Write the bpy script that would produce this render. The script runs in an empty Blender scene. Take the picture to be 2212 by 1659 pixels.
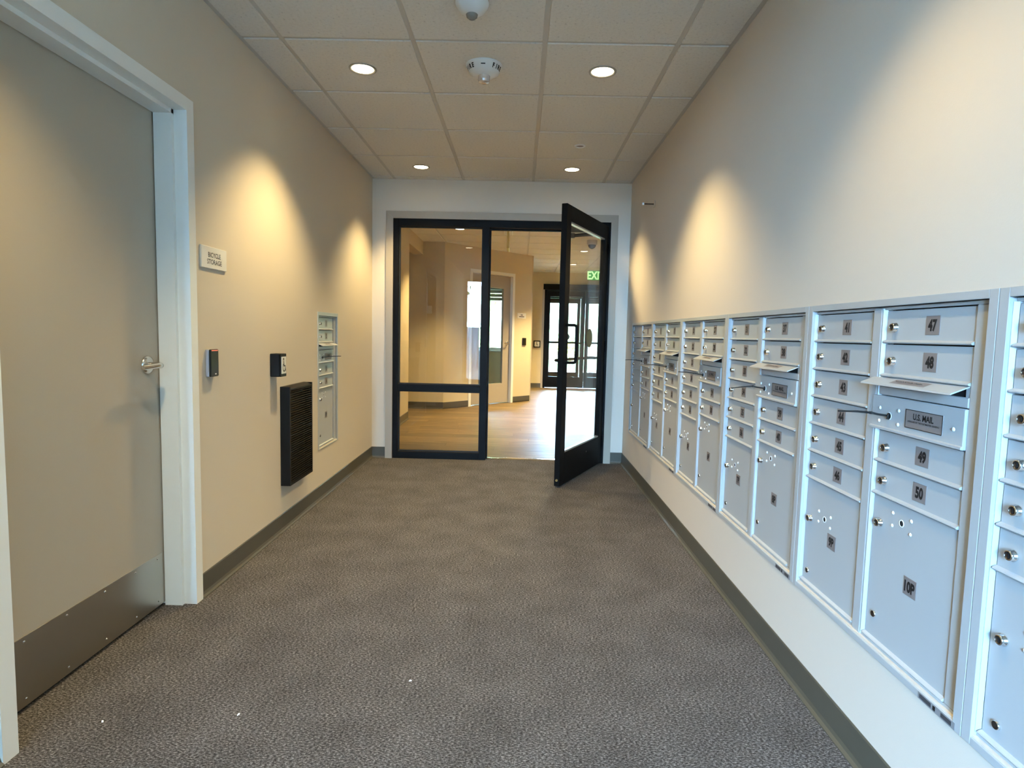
import bpy, bmesh, math, random
from mathutils import Vector, Matrix
random.seed(7)
SC = bpy.context.scene
COL = SC.collection
PI = math.pi

# ------------------------------------------------------------------ camera
A, B, D, H = 1.339, 0.9477, 5.4277, 2.4919          # left wall, right wall, glass wall, ceiling
FPX, YAW, PIT, ROL, CZ = 1300.94, -0.0123, -0.0829, 0.0228, 1.1566
cam = bpy.data.cameras.new('camera')
cam.sensor_width = 36.0
cam.lens = FPX / 2212 * 36.0
cam.clip_start = 0.02
cam_o = bpy.data.objects.new('camera', cam)
COL.objects.link(cam_o)
fw = Vector((math.sin(YAW) * math.cos(PIT), math.cos(YAW) * math.cos(PIT), math.sin(PIT)))
r0 = Vector((math.cos(YAW), -math.sin(YAW), 0))
u0 = r0.cross(fw)
rr = math.cos(ROL) * r0 + math.sin(ROL) * u0
uu = -math.sin(ROL) * r0 + math.cos(ROL) * u0
m = Matrix((rr, uu, -fw)).transposed().to_4x4()
m.translation = (0, 0, CZ)
cam_o.matrix_world = m
SC.camera = cam_o

# ------------------------------------------------------------------ sky, sun, exposure
SKY = 320.0
SKY_COL = (0.30, 0.60, 1.04)
SUN = 55.0
SPOT_W = 170.0
SPOT_COL = (1.0, 0.77, 0.38)
LOBBY_W = 700.0
SC.view_settings.view_transform = 'Standard'
SC.view_settings.look = 'None'
SC.view_settings.exposure = 0.0
SC.view_settings.gamma = 1.0
SC.view_settings.use_curve_mapping = False
SC.cycles.transparent_max_bounces = 24
world = bpy.data.worlds.new('sky')
SC.world = world
world.use_nodes = True
bg = world.node_tree.nodes['Background']
bg.inputs['Color'].default_value = (*SKY_COL, 1)
bg.inputs['Strength'].default_value = SKY
sun = bpy.data.lights.new('sun', 'SUN')
sun.energy = SUN
sun.angle = 0.01
sun.color = (1.0, 0.93, 0.82)
sun_o = bpy.data.objects.new('sun', sun)
COL.objects.link(sun_o)
sun_o.rotation_euler = (0, math.radians(50), 0)      # comes from +X, never through the Y-facing glass


def portal(name, x0, x1, z0, z1, y, into):
    l = bpy.data.lights.new(name, 'AREA')
    l.shape = 'RECTANGLE'
    l.size, l.size_y = x1 - x0, z1 - z0
    l.cycles.is_portal = True
    o = bpy.data.objects.new(name, l)
    COL.objects.link(o)
    o.location = ((x0 + x1) / 2, y, (z0 + z1) / 2)
    o.rotation_euler = (PI / 2 if into > 0 else -PI / 2, 0, 0)
    return o


RY = -3.00                                           # back wall, behind the camera
RX0, RX1, RZ1 = -1.30, 0.60, 2.40                    # its glazed opening
FY = 13.09                                           # far wall of the lobby
portal('window_portal', RX0, RX1, 0.02, RZ1, RY - 0.17, 1)
portal('window_portal', 0.55, 2.25, 0.02, 2.15, FY + 1.75, -1)

# ------------------------------------------------------------------ materials
MATS = {}


def mat(name, col, rough=0.5, metal=0.0, spec=0.5, emit=None, estr=0.0, bump=None, var=None, coat=0.0):
    """bump=(scale,strength,distance); var=(scale,amount) mottles the colour."""
    if name in MATS:
        return MATS[name]
    M = bpy.data.materials.new(name)
    M.use_nodes = True
    nt = M.node_tree
    b = nt.nodes['Principled BSDF']
    b.inputs['Base Color'].default_value = (*col, 1)
    b.inputs['Roughness'].default_value = rough
    b.inputs['Metallic'].default_value = metal
    b.inputs['Specular IOR Level'].default_value = spec
    b.inputs['Coat Weight'].default_value = coat
    if emit:
        b.inputs['Emission Color'].default_value = (*emit, 1)
        b.inputs['Emission Strength'].default_value = estr
    tc = nt.nodes.new('ShaderNodeTexCoord')
    if var:
        n = nt.nodes.new('ShaderNodeTexNoise')
        n.inputs['Scale'].default_value = var[0]
        n.inputs['Detail'].default_value = 4
        nt.links.new(tc.outputs['Object'], n.inputs['Vector'])
        mx = nt.nodes.new('ShaderNodeMix')
        mx.data_type = 'RGBA'
        mx.inputs[6].default_value = (*[c * (1 - var[1]) for c in col], 1)
        mx.inputs[7].default_value = (*[min(1, c * (1 + var[1])) for c in col], 1)
        nt.links.new(n.outputs['Fac'], mx.inputs[0])
        nt.links.new(mx.outputs[2], b.inputs['Base Color'])
    if bump:
        n = nt.nodes.new('ShaderNodeTexNoise')
        n.inputs['Scale'].default_value = bump[0]
        n.inputs['Detail'].default_value = 3
        nt.links.new(tc.outputs['Object'], n.inputs['Vector'])
        bp = nt.nodes.new('ShaderNodeBump')
        bp.inputs['Strength'].default_value = bump[1]
        bp.inputs['Distance'].default_value = bump[2]
        nt.links.new(n.outputs['Fac'], bp.inputs['Height'])
        nt.links.new(bp.outputs['Normal'], b.inputs['Normal'])
    MATS[name] = M
    return M


def nodes(M):
    return M.node_tree.nodes, M.node_tree.links


mat('wall_paint', (0.60, 0.52, 0.405), 0.75, spec=0.2, bump=(260, 0.12, 0.002), var=(1.5, 0.02))
mat('wall_paint_white', (0.61, 0.545, 0.465), 0.75, spec=0.2, bump=(260, 0.10, 0.002), var=(1.5, 0.02))
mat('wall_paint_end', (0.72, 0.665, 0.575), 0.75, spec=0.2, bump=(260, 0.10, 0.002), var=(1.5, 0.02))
mat('lobby_paint', (0.62, 0.52, 0.34), 0.75, spec=0.2, bump=(260, 0.12, 0.002), var=(1.5, 0.02))
mat('casing_paint', (0.40, 0.35, 0.275), 0.5, bump=(120, 0.05, 0.002))
mat('base_rubber', (0.075, 0.068, 0.050), 0.38, var=(6, 0.1))
mat('jamb_paint', (0.80, 0.80, 0.75), 0.4, bump=(90, 0.05, 0.002))
mat('door_paint', (0.39, 0.335, 0.255), 0.42, bump=(160, 0.08, 0.002))
mat('black_gap', (0.012, 0.012, 0.012), 0.8)
mat('black_aluminium', (0.003, 0.003, 0.003), 0.55, spec=0.12, bump=(300, 0.03, 0.001))
mat('gasket', (0.008, 0.008, 0.008), 0.7)
mat('bead_aluminium', (0.55, 0.53, 0.50), 0.35, metal=0.8)
mat('steel', (0.62, 0.60, 0.56), 0.22, metal=1.0)
mat('chrome', (0.78, 0.76, 0.74), 0.12, metal=1.0)
mat('lock_face', (0.10, 0.085, 0.075), 0.25, metal=0.9)
mat('mail_grey', (0.40, 0.415, 0.42), 0.42, bump=(700, 0.04, 0.001))
mat('rivet', (0.75, 0.76, 0.77), 0.35)
mat('plate_grey', (0.24, 0.21, 0.205), 0.45, metal=0.2)
mat('ink', (0.006, 0.006, 0.007), 0.6)
mat('sticker_dark', (0.05, 0.05, 0.055), 0.45)
mat('sticker_grey', (0.22, 0.22, 0.23), 0.45)
mat('slot_black', (0.004, 0.004, 0.005), 0.9)
mat('black_plastic', (0.004, 0.004, 0.004), 0.5, spec=0.25)
mat('reader_face', (0.009, 0.010, 0.005), 0.35, spec=0.3)
mat('reader_side', (0.36, 0.38, 0.45), 0.4)
mat('led_red', (0.6, 0.1, 0.06), 0.4, emit=(1.0, 0.25, 0.15), estr=0.6)
mat('sign_white', (0.70, 0.68, 0.63), 0.5)
mat('sign_ink', (0.05, 0.045, 0.04), 0.5)
mat('heater_metal', (0.005, 0.0042, 0.003), 0.45, spec=0.16, bump=(200, 0.05, 0.001))
mat('tile_white', (0.60, 0.575, 0.53), 0.9)
mat('tee_white', (0.50, 0.475, 0.43), 0.5)
mat('lamp_ring', (0.30, 0.27, 0.22), 0.4)
mat('lamp_lens', (0.8, 0.8, 0.8), 0.4, emit=(1.0, 0.86, 0.55), estr=14.0)
mat('device_white', (0.74, 0.75, 0.73), 0.35)
mat('device_lens', (0.20, 0.18, 0.15), 0.25)
mat('clear_lens', (0.62, 0.55, 0.50), 0.12, metal=0.4)
mat('brass', (0.75, 0.60, 0.25), 0.3, metal=1.0)
mat('tie_black', (0.006, 0.006, 0.006), 0.5)
mat('paper_white', (0.8, 0.8, 0.78), 0.7)
mat('exit_panel', (0.0, 0.30, 0.02), 0.4, emit=(0.01, 0.30, 0.02), estr=0.9)
mat('exit_letter', (0.6, 0.9, 0.55), 0.4, emit=(0.55, 1.0, 0.45), estr=1.3)
mat('acrylic_edge', (0.75, 0.68, 0.35), 0.2)
mat('camera_housing', (0.50, 0.46, 0.34), 0.5)
mat('camera_dome', (0.03, 0.025, 0.02), 0.08)
mat('decal_olive', (0.20, 0.18, 0.06), 0.5)
mat('decal_dark', (0.06, 0.08, 0.07), 0.5)
mat('blind', (0.30, 0.33, 0.29), 0.6)
mat('concrete', (0.24, 0.23, 0.215), 0.9, var=(2, 0.15))
mat('asphalt', (0.035, 0.034, 0.032), 0.95, spec=0.1, var=(8, 0.3))
mat('fence_metal', (0.34, 0.35, 0.38), 0.5)
mat('siding', (0.20, 0.17, 0.14), 0.8, var=(3, 0.15))
mat('bark', (0.10, 0.085, 0.07), 0.95, var=(9, 0.35), bump=(30, 0.6, 0.02))
mat('foliage', (0.22, 0.26, 0.06), 0.8, var=(2, 0.5))
mat('foliage_yellow', (0.55, 0.45, 0.05), 0.8, var=(2, 0.3))
mat('lawn', (0.09, 0.13, 0.04), 0.95, var=(5, 0.4))

# glass: clear sheet, Fresnel reflection
M = bpy.data.materials.new('glass')
M.use_nodes = True
N, L = nodes(M)
N.remove(N['Principled BSDF'])
tr = N.new('ShaderNodeBsdfTransparent')
tr.inputs['Color'].default_value = (0.965, 0.955, 0.925, 1)
gl = N.new('ShaderNodeBsdfGlossy')
gl.inputs['Roughness'].default_value = 0.0
fr = N.new('ShaderNodeFresnel')
gm = N.new('ShaderNodeNewGeometry')
ir = N.new('ShaderNodeMapRange')                     # same reflectance from both faces of the thin sheet
ir.inputs[3].default_value = 1.5
ir.inputs[4].default_value = 1 / 1.5
L.new(gm.outputs['Backfacing'], ir.inputs[0])
L.new(ir.outputs[0], fr.inputs['IOR'])
mx = N.new('ShaderNodeMixShader')
L.new(fr.outputs[0], mx.inputs[0])
L.new(tr.outputs[0], mx.inputs[1])
L.new(gl.outputs[0], mx.inputs[2])
L.new(mx.outputs[0], N['Material Output'].inputs[0])
MATS['glass'] = M


def ramp(N, stops):
    r = N.new('ShaderNodeValToRGB')
    e = r.color_ramp.elements
    while len(e) < len(stops):
        e.new(0.5)
    for q, (p, c) in zip(e, stops):
        q.position = p
        q.color = (*c, 1)
    return r


# carpet: looped yarn, short dashes across the corridor
M = mat('carpet', (0.07, 0.06, 0.055), 0.95, spec=0.15)
N, L = nodes(M)
tc = next(n for n in N if n.type == 'TEX_COORD')
mp = N.new('ShaderNodeMapping')
mp.inputs['Scale'].default_value = (0.62, 1.25, 1)
L.new(tc.outputs['Object'], mp.inputs['Vector'])
n1 = N.new('ShaderNodeTexNoise')
n1.inputs['Scale'].default_value = 190
n1.inputs['Detail'].default_value = 3
n1.inputs['Roughness'].default_value = 0.75
L.new(mp.outputs[0], n1.inputs['Vector'])
cr = ramp(N, [(0.34, (0.011, 0.010, 0.0092)), (0.45, (0.047, 0.0430, 0.0405)), (0.54, (0.108, 0.099, 0.094)),
              (0.66, (0.275, 0.255, 0.245))])
L.new(n1.outputs['Fac'], cr.inputs[0])
n2 = N.new('ShaderNodeTexNoise')
n2.inputs['Scale'].default_value = 5
n2.inputs['Detail'].default_value = 5
L.new(tc.outputs['Object'], n2.inputs['Vector'])
r2 = ramp(N, [(0.3, (0.80, 0.79, 0.78)), (0.7, (1.12, 1.12, 1.12))])
L.new(n2.outputs['Fac'], r2.inputs[0])
ml = N.new('ShaderNodeMix')
ml.data_type = 'RGBA'
ml.blend_type = 'MULTIPLY'
ml.inputs[0].default_value = 1
L.new(cr.outputs[0], ml.inputs[6])
L.new(r2.outputs[0], ml.inputs[7])
L.new(ml.outputs[2], N['Principled BSDF'].inputs['Base Color'])
bp = N.new('ShaderNodeBump')
bp.inputs['Strength'].default_value = 0.9
bp.inputs['Distance'].default_value = 0.004
L.new(n1.outputs['Fac'], bp.inputs['Height'])
L.new(bp.outputs[0], N['Principled BSDF'].inputs['Normal'])

# wood plank: grain along X, tone per plank
M = mat('plank_oak', (0.36, 0.24, 0.13), 0.46, spec=0.35)
N, L = nodes(M)
tc = next(n for n in N if n.type == 'TEX_COORD')
oi = N.new('ShaderNodeObjectInfo')
mp = N.new('ShaderNodeMapping')
mp.inputs['Scale'].default_value = (1.3, 16, 1)
va = N.new('ShaderNodeVectorMath')
L.new(tc.outputs['Object'], va.inputs[0])
L.new(oi.outputs['Random'], va.inputs[1])
va2 = N.new('ShaderNodeVectorMath')
va2.operation = 'SCALE'
va2.inputs['Scale'].default_value = 1.0
cx = N.new('ShaderNodeCombineXYZ')
m9 = N.new('ShaderNodeMath')
m9.operation = 'MULTIPLY'
m9.inputs[1].default_value = 37.0
L.new(oi.outputs['Random'], m9.inputs[0])
L.new(m9.outputs[0], cx.inputs[0])
L.new(m9.outputs[0], cx.inputs[1])
L.new(cx.outputs[0], va.inputs[1])
L.new(va.outputs[0], mp.inputs['Vector'])
n1 = N.new('ShaderNodeTexNoise')
n1.inputs['Scale'].default_value = 2.2
n1.inputs['Detail'].default_value = 6
n1.inputs['Roughness'].default_value = 0.62
L.new(mp.outputs[0], n1.inputs['Vector'])
cr = ramp(N, [(0.25, (0.075, 0.046, 0.019)), (0.5, (0.17, 0.113, 0.048)), (0.75, (0.28, 0.197, 0.098))])
L.new(n1.outputs['Fac'], cr.inputs[0])
hs = N.new('ShaderNodeHueSaturation')
mr = N.new('ShaderNodeMapRange')
mr.inputs[3].default_value = 0.78
mr.inputs[4].default_value = 1.18
L.new(oi.outputs['Random'], mr.inputs[0])
L.new(mr.outputs[0], hs.inputs['Value'])
L.new(cr.outputs[0], hs.inputs['Color'])
L.new(hs.outputs[0], N['Principled BSDF'].inputs['Base Color'])
bp = N.new('ShaderNodeBump')
bp.inputs['Strength'].default_value = 0.25
bp.inputs['Distance'].default_value = 0.002
L.new(n1.outputs['Fac'], bp.inputs['Height'])
L.new(bp.outputs[0], N['Principled BSDF'].inputs['Normal'])

# acoustic tile: fine pits and short fissures
M = MATS['tile_white']
N, L = nodes(M)
tc = next(n for n in N if n.type == 'TEX_COORD')
n1 = N.new('ShaderNodeTexNoise')
n1.inputs['Scale'].default_value = 70
n1.inputs['Detail'].default_value = 5
n1.inputs['Roughness'].default_value = 0.7
L.new(tc.outputs['Object'], n1.inputs['Vector'])
r1 = ramp(N, [(0.30, (0.40, 0.38, 0.34)), (0.40, (0.66, 0.635, 0.58)), (0.62, (0.70, 0.675, 0.62))])
L.new(n1.outputs['Fac'], r1.inputs[0])
L.new(r1.outputs[0], N['Principled BSDF'].inputs['Base Color'])
bp = N.new('ShaderNodeBump')
bp.inputs['Strength'].default_value = 0.5
bp.inputs['Distance'].default_value = 0.003
L.new(n1.outputs['Fac'], bp.inputs['Height'])
L.new(bp.outputs[0], N['Principled BSDF'].inputs['Normal'])

# brushed kick plate
M = mat('brushed_steel', (0.50, 0.47, 0.41), 0.30, metal=1.0)
N, L = nodes(M)
tc = next(n for n in N if n.type == 'TEX_COORD')
mp = N.new('ShaderNodeMapping')
mp.inputs['Scale'].default_value = (2, 2, 220)
L.new(tc.outputs['Object'], mp.inputs['Vector'])
n1 = N.new('ShaderNodeTexNoise')
n1.inputs['Scale'].default_value = 3
n1.inputs['Detail'].default_value = 4
L.new(mp.outputs[0], n1.inputs['Vector'])
bp = N.new('ShaderNodeBump')
bp.inputs['Strength'].default_value = 0.12
bp.inputs['Distance'].default_value = 0.001
L.new(n1.outputs['Fac'], bp.inputs['Height'])
L.new(bp.outputs[0], N['Principled BSDF'].inputs['Normal'])


# ------------------------------------------------------------------ mesh builder
_tc = {}


def text_geo(s, size, bold=0.0, xs=1.0):
    """Flat text as (verts, faces): x right, z up, facing -y, centred."""
    key = (s, size, bold, xs)
    if key in _tc:
        return _tc[key]
    cu = bpy.data.curves.new('t', 'FONT')
    cu.body = s
    cu.size = 1.0
    cu.offset = bold
    cu.resolution_u = 3
    cu.align_x = 'CENTER'
    o = bpy.data.objects.new('t', cu)
    COL.objects.link(o)
    dg = bpy.context.evaluated_depsgraph_get()
    me = o.evaluated_get(dg).to_mesh()
    vs = [v.co.copy() for v in me.vertices]
    fs = [tuple(p.vertices) for p in me.polygons]
    o.evaluated_get(dg).to_mesh_clear()
    bpy.data.objects.remove(o)
    bpy.data.curves.remove(cu)
    if vs:
        y0, y1 = min(v.y for v in vs), max(v.y for v in vs)
        x0, x1 = min(v.x for v in vs), max(v.x for v in vs)
        k = size / max(1e-6, y1 - y0)                # size = cap height of the block
        vs = [((v.x - (x0 + x1) / 2) * k * xs, 0.0, (v.y - (y0 + y1) / 2) * k) for v in vs]
    _tc[key] = (vs, fs)
    return _tc[key]


class MB:
    def __init__(s):
        s.v, s.f, s.mi, s.sm = [], [], [], []

    def add(s, vs, fs, mi=0, sm=False):
        o = len(s.v)
        s.v += [tuple(v) for v in vs]
        for f in fs:
            s.f.append(tuple(i + o for i in f))
            s.mi.append(mi)
            s.sm.append(sm)
        return s

    def box(s, x0, x1, y0, y1, z0, z1, mi=0, bev=0.0):
        if bev <= 0:
            vs = [(x, y, z) for x in (x0, x1) for y in (y0, y1) for z in (z0, z1)]
            fs = [(0, 1, 3, 2), (4, 6, 7, 5), (0, 4, 5, 1), (2, 3, 7, 6), (0, 2, 6, 4), (1, 5, 7, 3)]
            return s.add(vs, fs, mi)
        bm = bmesh.new()
        bmesh.ops.create_cube(bm, size=1)
        for v in bm.verts:
            v.co = Vector(((x0 + x1) / 2 + v.co.x * (x1 - x0), (y0 + y1) / 2 + v.co.y * (y1 - y0),
                           (z0 + z1) / 2 + v.co.z * (z1 - z0)))
        bmesh.ops.bevel(bm, geom=bm.edges[:], offset=bev, segments=2 if bev > 0.004 else 1, affect='EDGES', profile=0.5)
        bm.verts.index_update()
        s.add([v.co[:] for v in bm.verts], [[v.index for v in f.verts] for f in bm.faces], mi)
        bm.free()
        return s

    def cyl(s, p0, p1, ra, rb=None, n=16, mi=0, caps=True, cap_mi=None):
        rb = ra if rb is None else rb
        p0, p1 = Vector(p0), Vector(p1)
        d = (p1 - p0).normalized()
        t = Vector((0, 0, 1)) if abs(d.z) < 0.9 else Vector((1, 0, 0))
        e1 = d.cross(t).normalized()
        e2 = d.cross(e1)
        ring = lambda p, r: [tuple(p + r * (math.cos(2 * PI * i / n) * e1 + math.sin(2 * PI * i / n) * e2)) for i in range(n)]
        a, b = ring(p0, ra), ring(p1, rb)
        s.add(a + b, [(i, i + n, (i + 1) % n + n, (i + 1) % n) for i in range(n)], mi, True)
        if caps:
            cm = mi if cap_mi is None else cap_mi
            s.add(a, [tuple(range(n))], cm)
            s.add(b, [tuple(reversed(range(n)))], cm)
        return s

    def tube(s, pts, r, n=10, mi=0, caps=True):
        pts = [Vector(p) for p in pts]
        rs = r if isinstance(r, (list, tuple)) else [r] * len(pts)
        vs = []
        prev = None
        for i, p in enumerate(pts):
            d = (pts[min(i + 1, len(pts) - 1)] - pts[max(i - 1, 0)]).normalized()
            if prev is None:
                t = Vector((0, 0, 1)) if abs(d.z) < 0.9 else Vector((1, 0, 0))
                e1 = d.cross(t).normalized()
            else:
                e1 = (prev - d * prev.dot(d)).normalized()
            prev = e1
            e2 = d.cross(e1)
            vs += [tuple(p + rs[i] * (math.cos(2 * PI * k / n) * e1 + math.sin(2 * PI * k / n) * e2)) for k in range(n)]
        fs = []
        for i in range(len(pts) - 1):
            for k in range(n):
                fs.append((i * n + k, (i + 1) * n + k, (i + 1) * n + (k + 1) % n, i * n + (k + 1) % n))
        s.add(vs, fs, mi, True)
        if caps:
            s.add(vs[:n], [tuple(range(n))], mi)
            s.add(vs[-n:], [tuple(reversed(range(n)))], mi)
        return s

    def lathe(s, prof, c=(0, 0, 0), axis='z', n=24, mi=0, sm=True):
        """prof: [(radius, height)], along axis; axis '-y' points at the viewer of a wall thing, '-z' down."""
        vs = []
        for r, h in prof:
            for i in range(n):
                x, y = r * math.cos(2 * PI * i / n), r * math.sin(2 * PI * i / n)
                if axis == 'z':
                    q = (x, y, h)
                elif axis == '-z':
                    q = (x, -y, -h)
                else:
                    q = (x, -h, y)
                vs.append((q[0] + c[0], q[1] + c[1], q[2] + c[2]))
        fs = []
        for j in range(len(prof) - 1):
            for i in range(n):
                fs.append((j * n + i, j * n + (i + 1) % n, (j + 1) * n + (i + 1) % n, (j + 1) * n + i))
        s.add(vs, fs, mi, sm)
        return s

    def disc(s, c, r, axis='-y', n=20, mi=0, rz=None):
        rz = r if rz is None else rz
        vs = []
        for i in range(n):
            x, y = r * math.cos(2 * PI * i / n), rz * math.sin(2 * PI * i / n)
            vs.append((c[0] + x, c[1], c[2] + y) if axis == '-y' else (c[0] + x, c[1] - y, c[2]))
        return s.add(vs, [tuple(range(n))], mi)

    def prism(s, poly, axis, lo, hi, mi=0):
        """poly in the two other axes (order x,y,z without axis), extruded lo..hi."""
        n = len(poly)
        def P(p, t):
            return {'x': (t, p[0], p[1]), 'y': (p[0], t, p[1]), 'z': (p[0], p[1], t)}[axis]
        vs = [P(p, lo) for p in poly] + [P(p, hi) for p in poly]
        fs = [tuple(range(n)), tuple(reversed(range(n, 2 * n)))] + [(i, i + n, (i + 1) % n + n, (i + 1) % n) for i in range(n)]
        return s.add(vs, fs, mi)

    def text(s, t, size, c, mi=1, bold=0.0, xs=1.0, flip=None):
        vs, fs = text_geo(t, size, bold, xs)
        s.add([(v[0] + c[0], c[1], v[2] + c[2]) for v in vs], fs, mi)
        return s

    def xf(s, M4):
        s.v = [tuple(M4 @ Vector(v)) for v in s.v]
        return s

    def mesh(s, name, mats):
        me = bpy.data.meshes.new(name)
        me.from_pydata(s.v, [], s.f)
        for k in (mats if isinstance(mats, (list, tuple)) else [mats]):
            me.materials.append(MATS[k])
        me.polygons.foreach_set('material_index', s.mi)
        me.polygons.foreach_set('use_smooth', s.sm)
        bm = bmesh.new()
        bm.from_mesh(me)
        bmesh.ops.recalc_face_normals(bm, faces=bm.faces[:])
        bm.to_mesh(me)
        bm.free()
        me.update()
        return me

    def build(s, name, mats, parent=None, loc=(0, 0, 0), rz=0.0):
        return place(name, s.mesh(name, mats), parent, loc, rz)


def place(name, me, parent=None, loc=(0, 0, 0), rz=0.0):
    o = bpy.data.objects.new(name, me)
    COL.objects.link(o)
    o.parent = parent
    o.location = loc
    o.rotation_euler = (0, 0, rz)
    return o


def tag(o, label=None, cat=None, group=None, kind=None):
    if label:
        o['label'] = label
    if cat:
        o['category'] = cat
    if group:
        o['group'] = group
    if kind:
        o['kind'] = kind
    return o


def empty(name, loc=(0, 0, 0), rz=0.0, parent=None):
    o = bpy.data.objects.new(name, None)
    COL.objects.link(o)
    o.empty_display_size = 0.1
    o.location = loc
    o.rotation_euler = (0, 0, rz)
    o.parent = parent
    return o


def struct(o):
    o['kind'] = 'structure'
    return o


LEFT, RIGHT = PI / 2, -PI / 2                        # rz of a thing on the left / right wall (viewer on its -y side)

# ------------------------------------------------------------------ shell of the corridor
T = 0.16
MU0, MUW, MUP, MUN = 5.1205, 0.7355, 0.7865, 6       # mailbox openings: far edge, width, pitch, count
MZ0, MZ1 = 0.357, 1.250
LMY0, LMY1 = 3.985, 4.385                            # mailbox opening in the left wall
DY0, DY1, DZ1 = 1.492, 2.440, 2.020                  # rough opening of the bicycle-room door

f = MB()
f.box(-A - 0.3, B + 0.1, RY - 0.16, 5.505, -0.06, 0.0)
struct(f.build('floor', 'carpet'))

w = MB()
w.box(-A - T, -A, RY - 0.16, DY0, 0, 2.75)
w.box(-A - T, -A, DY0, DY1, DZ1, 2.75)
w.box(-A - T, -A, DY1, LMY0, 0, 2.75)
w.box(-A - T, -A, LMY0, LMY1, 0, MZ0)
w.box(-A - T, -A, LMY0, LMY1, MZ1, 2.75)
w.box(-A - T, -A, LMY1, D + 0.16, 0, 2.75)
w.box(-A - T - 0.06, -A - T, DY0 - 0.1, DY1 + 0.1, 0, 2.2)       # closes the niche behind the door
struct(w.build('wall_left', 'wall_paint'))

w = MB()
ya, yb = MU0 - MUP * (MUN - 1) - MUW, MU0
w.box(B, B + T, RY - 0.16, ya, 0, 2.75)
w.box(B, B + T, ya, yb, 0, MZ0)
w.box(B, B + T, ya, yb, MZ1, 2.75)
w.box(B, B + T, yb, D + 0.16, 0, 2.75)
w.box(B + T, B + T + 0.3, ya - 0.05, yb + 0.05, MZ0 - 0.1, MZ1 + 0.1)
struct(w.build('wall_right', 'wall_paint_white'))

SX0, SX1, SZ1 = -1.152, 0.777, 2.156                 # opening of the storefront
w = MB()
w.box(-1.9, SX0, D, D + 0.12, 0, 2.75)
w.box(SX1, 2.8, D, D + 0.12, 0, 2.75)
w.box(SX0, SX1, D, D + 0.12, SZ1, 2.75)
struct(w.build('wall_end', 'wall_paint_end'))

w = MB()
w.box(-A - T, RX0, RY - 0.16, RY, 0, 2.75)
w.box(RX1, B + T, RY - 0.16, RY, 0, 2.75)
w.box(RX0, RX1, RY - 0.16, RY, RZ1, 2.75)
struct(w.build('wall_back', 'wall_paint'))

# glazed entrance behind the camera
wd = struct(empty('window_2', (0, RY - 0.08, 0)))
f = MB()
for x0, x1, z0, z1 in ((RX0, RX0 + 0.05, 0, RZ1), (RX1 - 0.05, RX1, 0, RZ1), (RX0 + 0.05, RX1 - 0.05, RZ1 - 0.06, RZ1),
                       (RX0 + 0.05, RX1 - 0.05, 0, 0.08)):
    f.box(x0, x1, -0.05, 0.05, z0, z1)
f.build('window_frame', 'black_aluminium', wd)
MB().box(RX0 + 0.05, RX1 - 0.05, -0.004, 0.004, 0.08, RZ1 - 0.06).build('pane', 'glass', wd)


# cove base: profile (outwards, up)
def cove(name, length, loc, rz, side):
    p = [(0.0, 0.0), (0.016, 0.0), (0.016, 0.004), (0.008, 0.011), (0.0045, 0.022), (0.004, 0.098), (0.002, 0.102), (0.0, 0.102)]
    mb = MB()
    mb.prism([(-q[0], q[1]) for q in p], 'x', 0, length)
    o = struct(mb.build(name, 'base_rubber', None, loc, rz))
    return o


cove('baseboard_left', D - 2.468, (-A, 2.468, 0), LEFT, 1)
cove('baseboard_left', 1.47 - RY, (-A, RY, 0), LEFT, 1)
cove('baseboard_right', D - RY, (B, D, 0), RIGHT, 1)
cove('baseboard_end', SX0 - 0.062 + A, (-A, D, 0), 0, 1)
cove('baseboard_end', B - SX1 - 0.062, (SX1 + 0.062, D, 0), 0, 1)

# ------------------------------------------------------------------ ceilings (tees and tegular tiles)
TS, TX, TY = 0.6096, -0.5284, 2.8846
_tiles = {}


def tile_mesh(w_, d_):
    k = (round(w_, 3), round(d_, 3))
    if k not in _tiles:
        mb = MB()
        e = 0.003
        # face, chamfered edge
        mb.box(-w_ / 2, w_ / 2, -d_ / 2, d_ / 2, 0, 0.02, 0, e)
        _tiles[k] = mb.mesh('ceiling_tile', 'tile_white')
    return _tiles[k]


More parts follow.
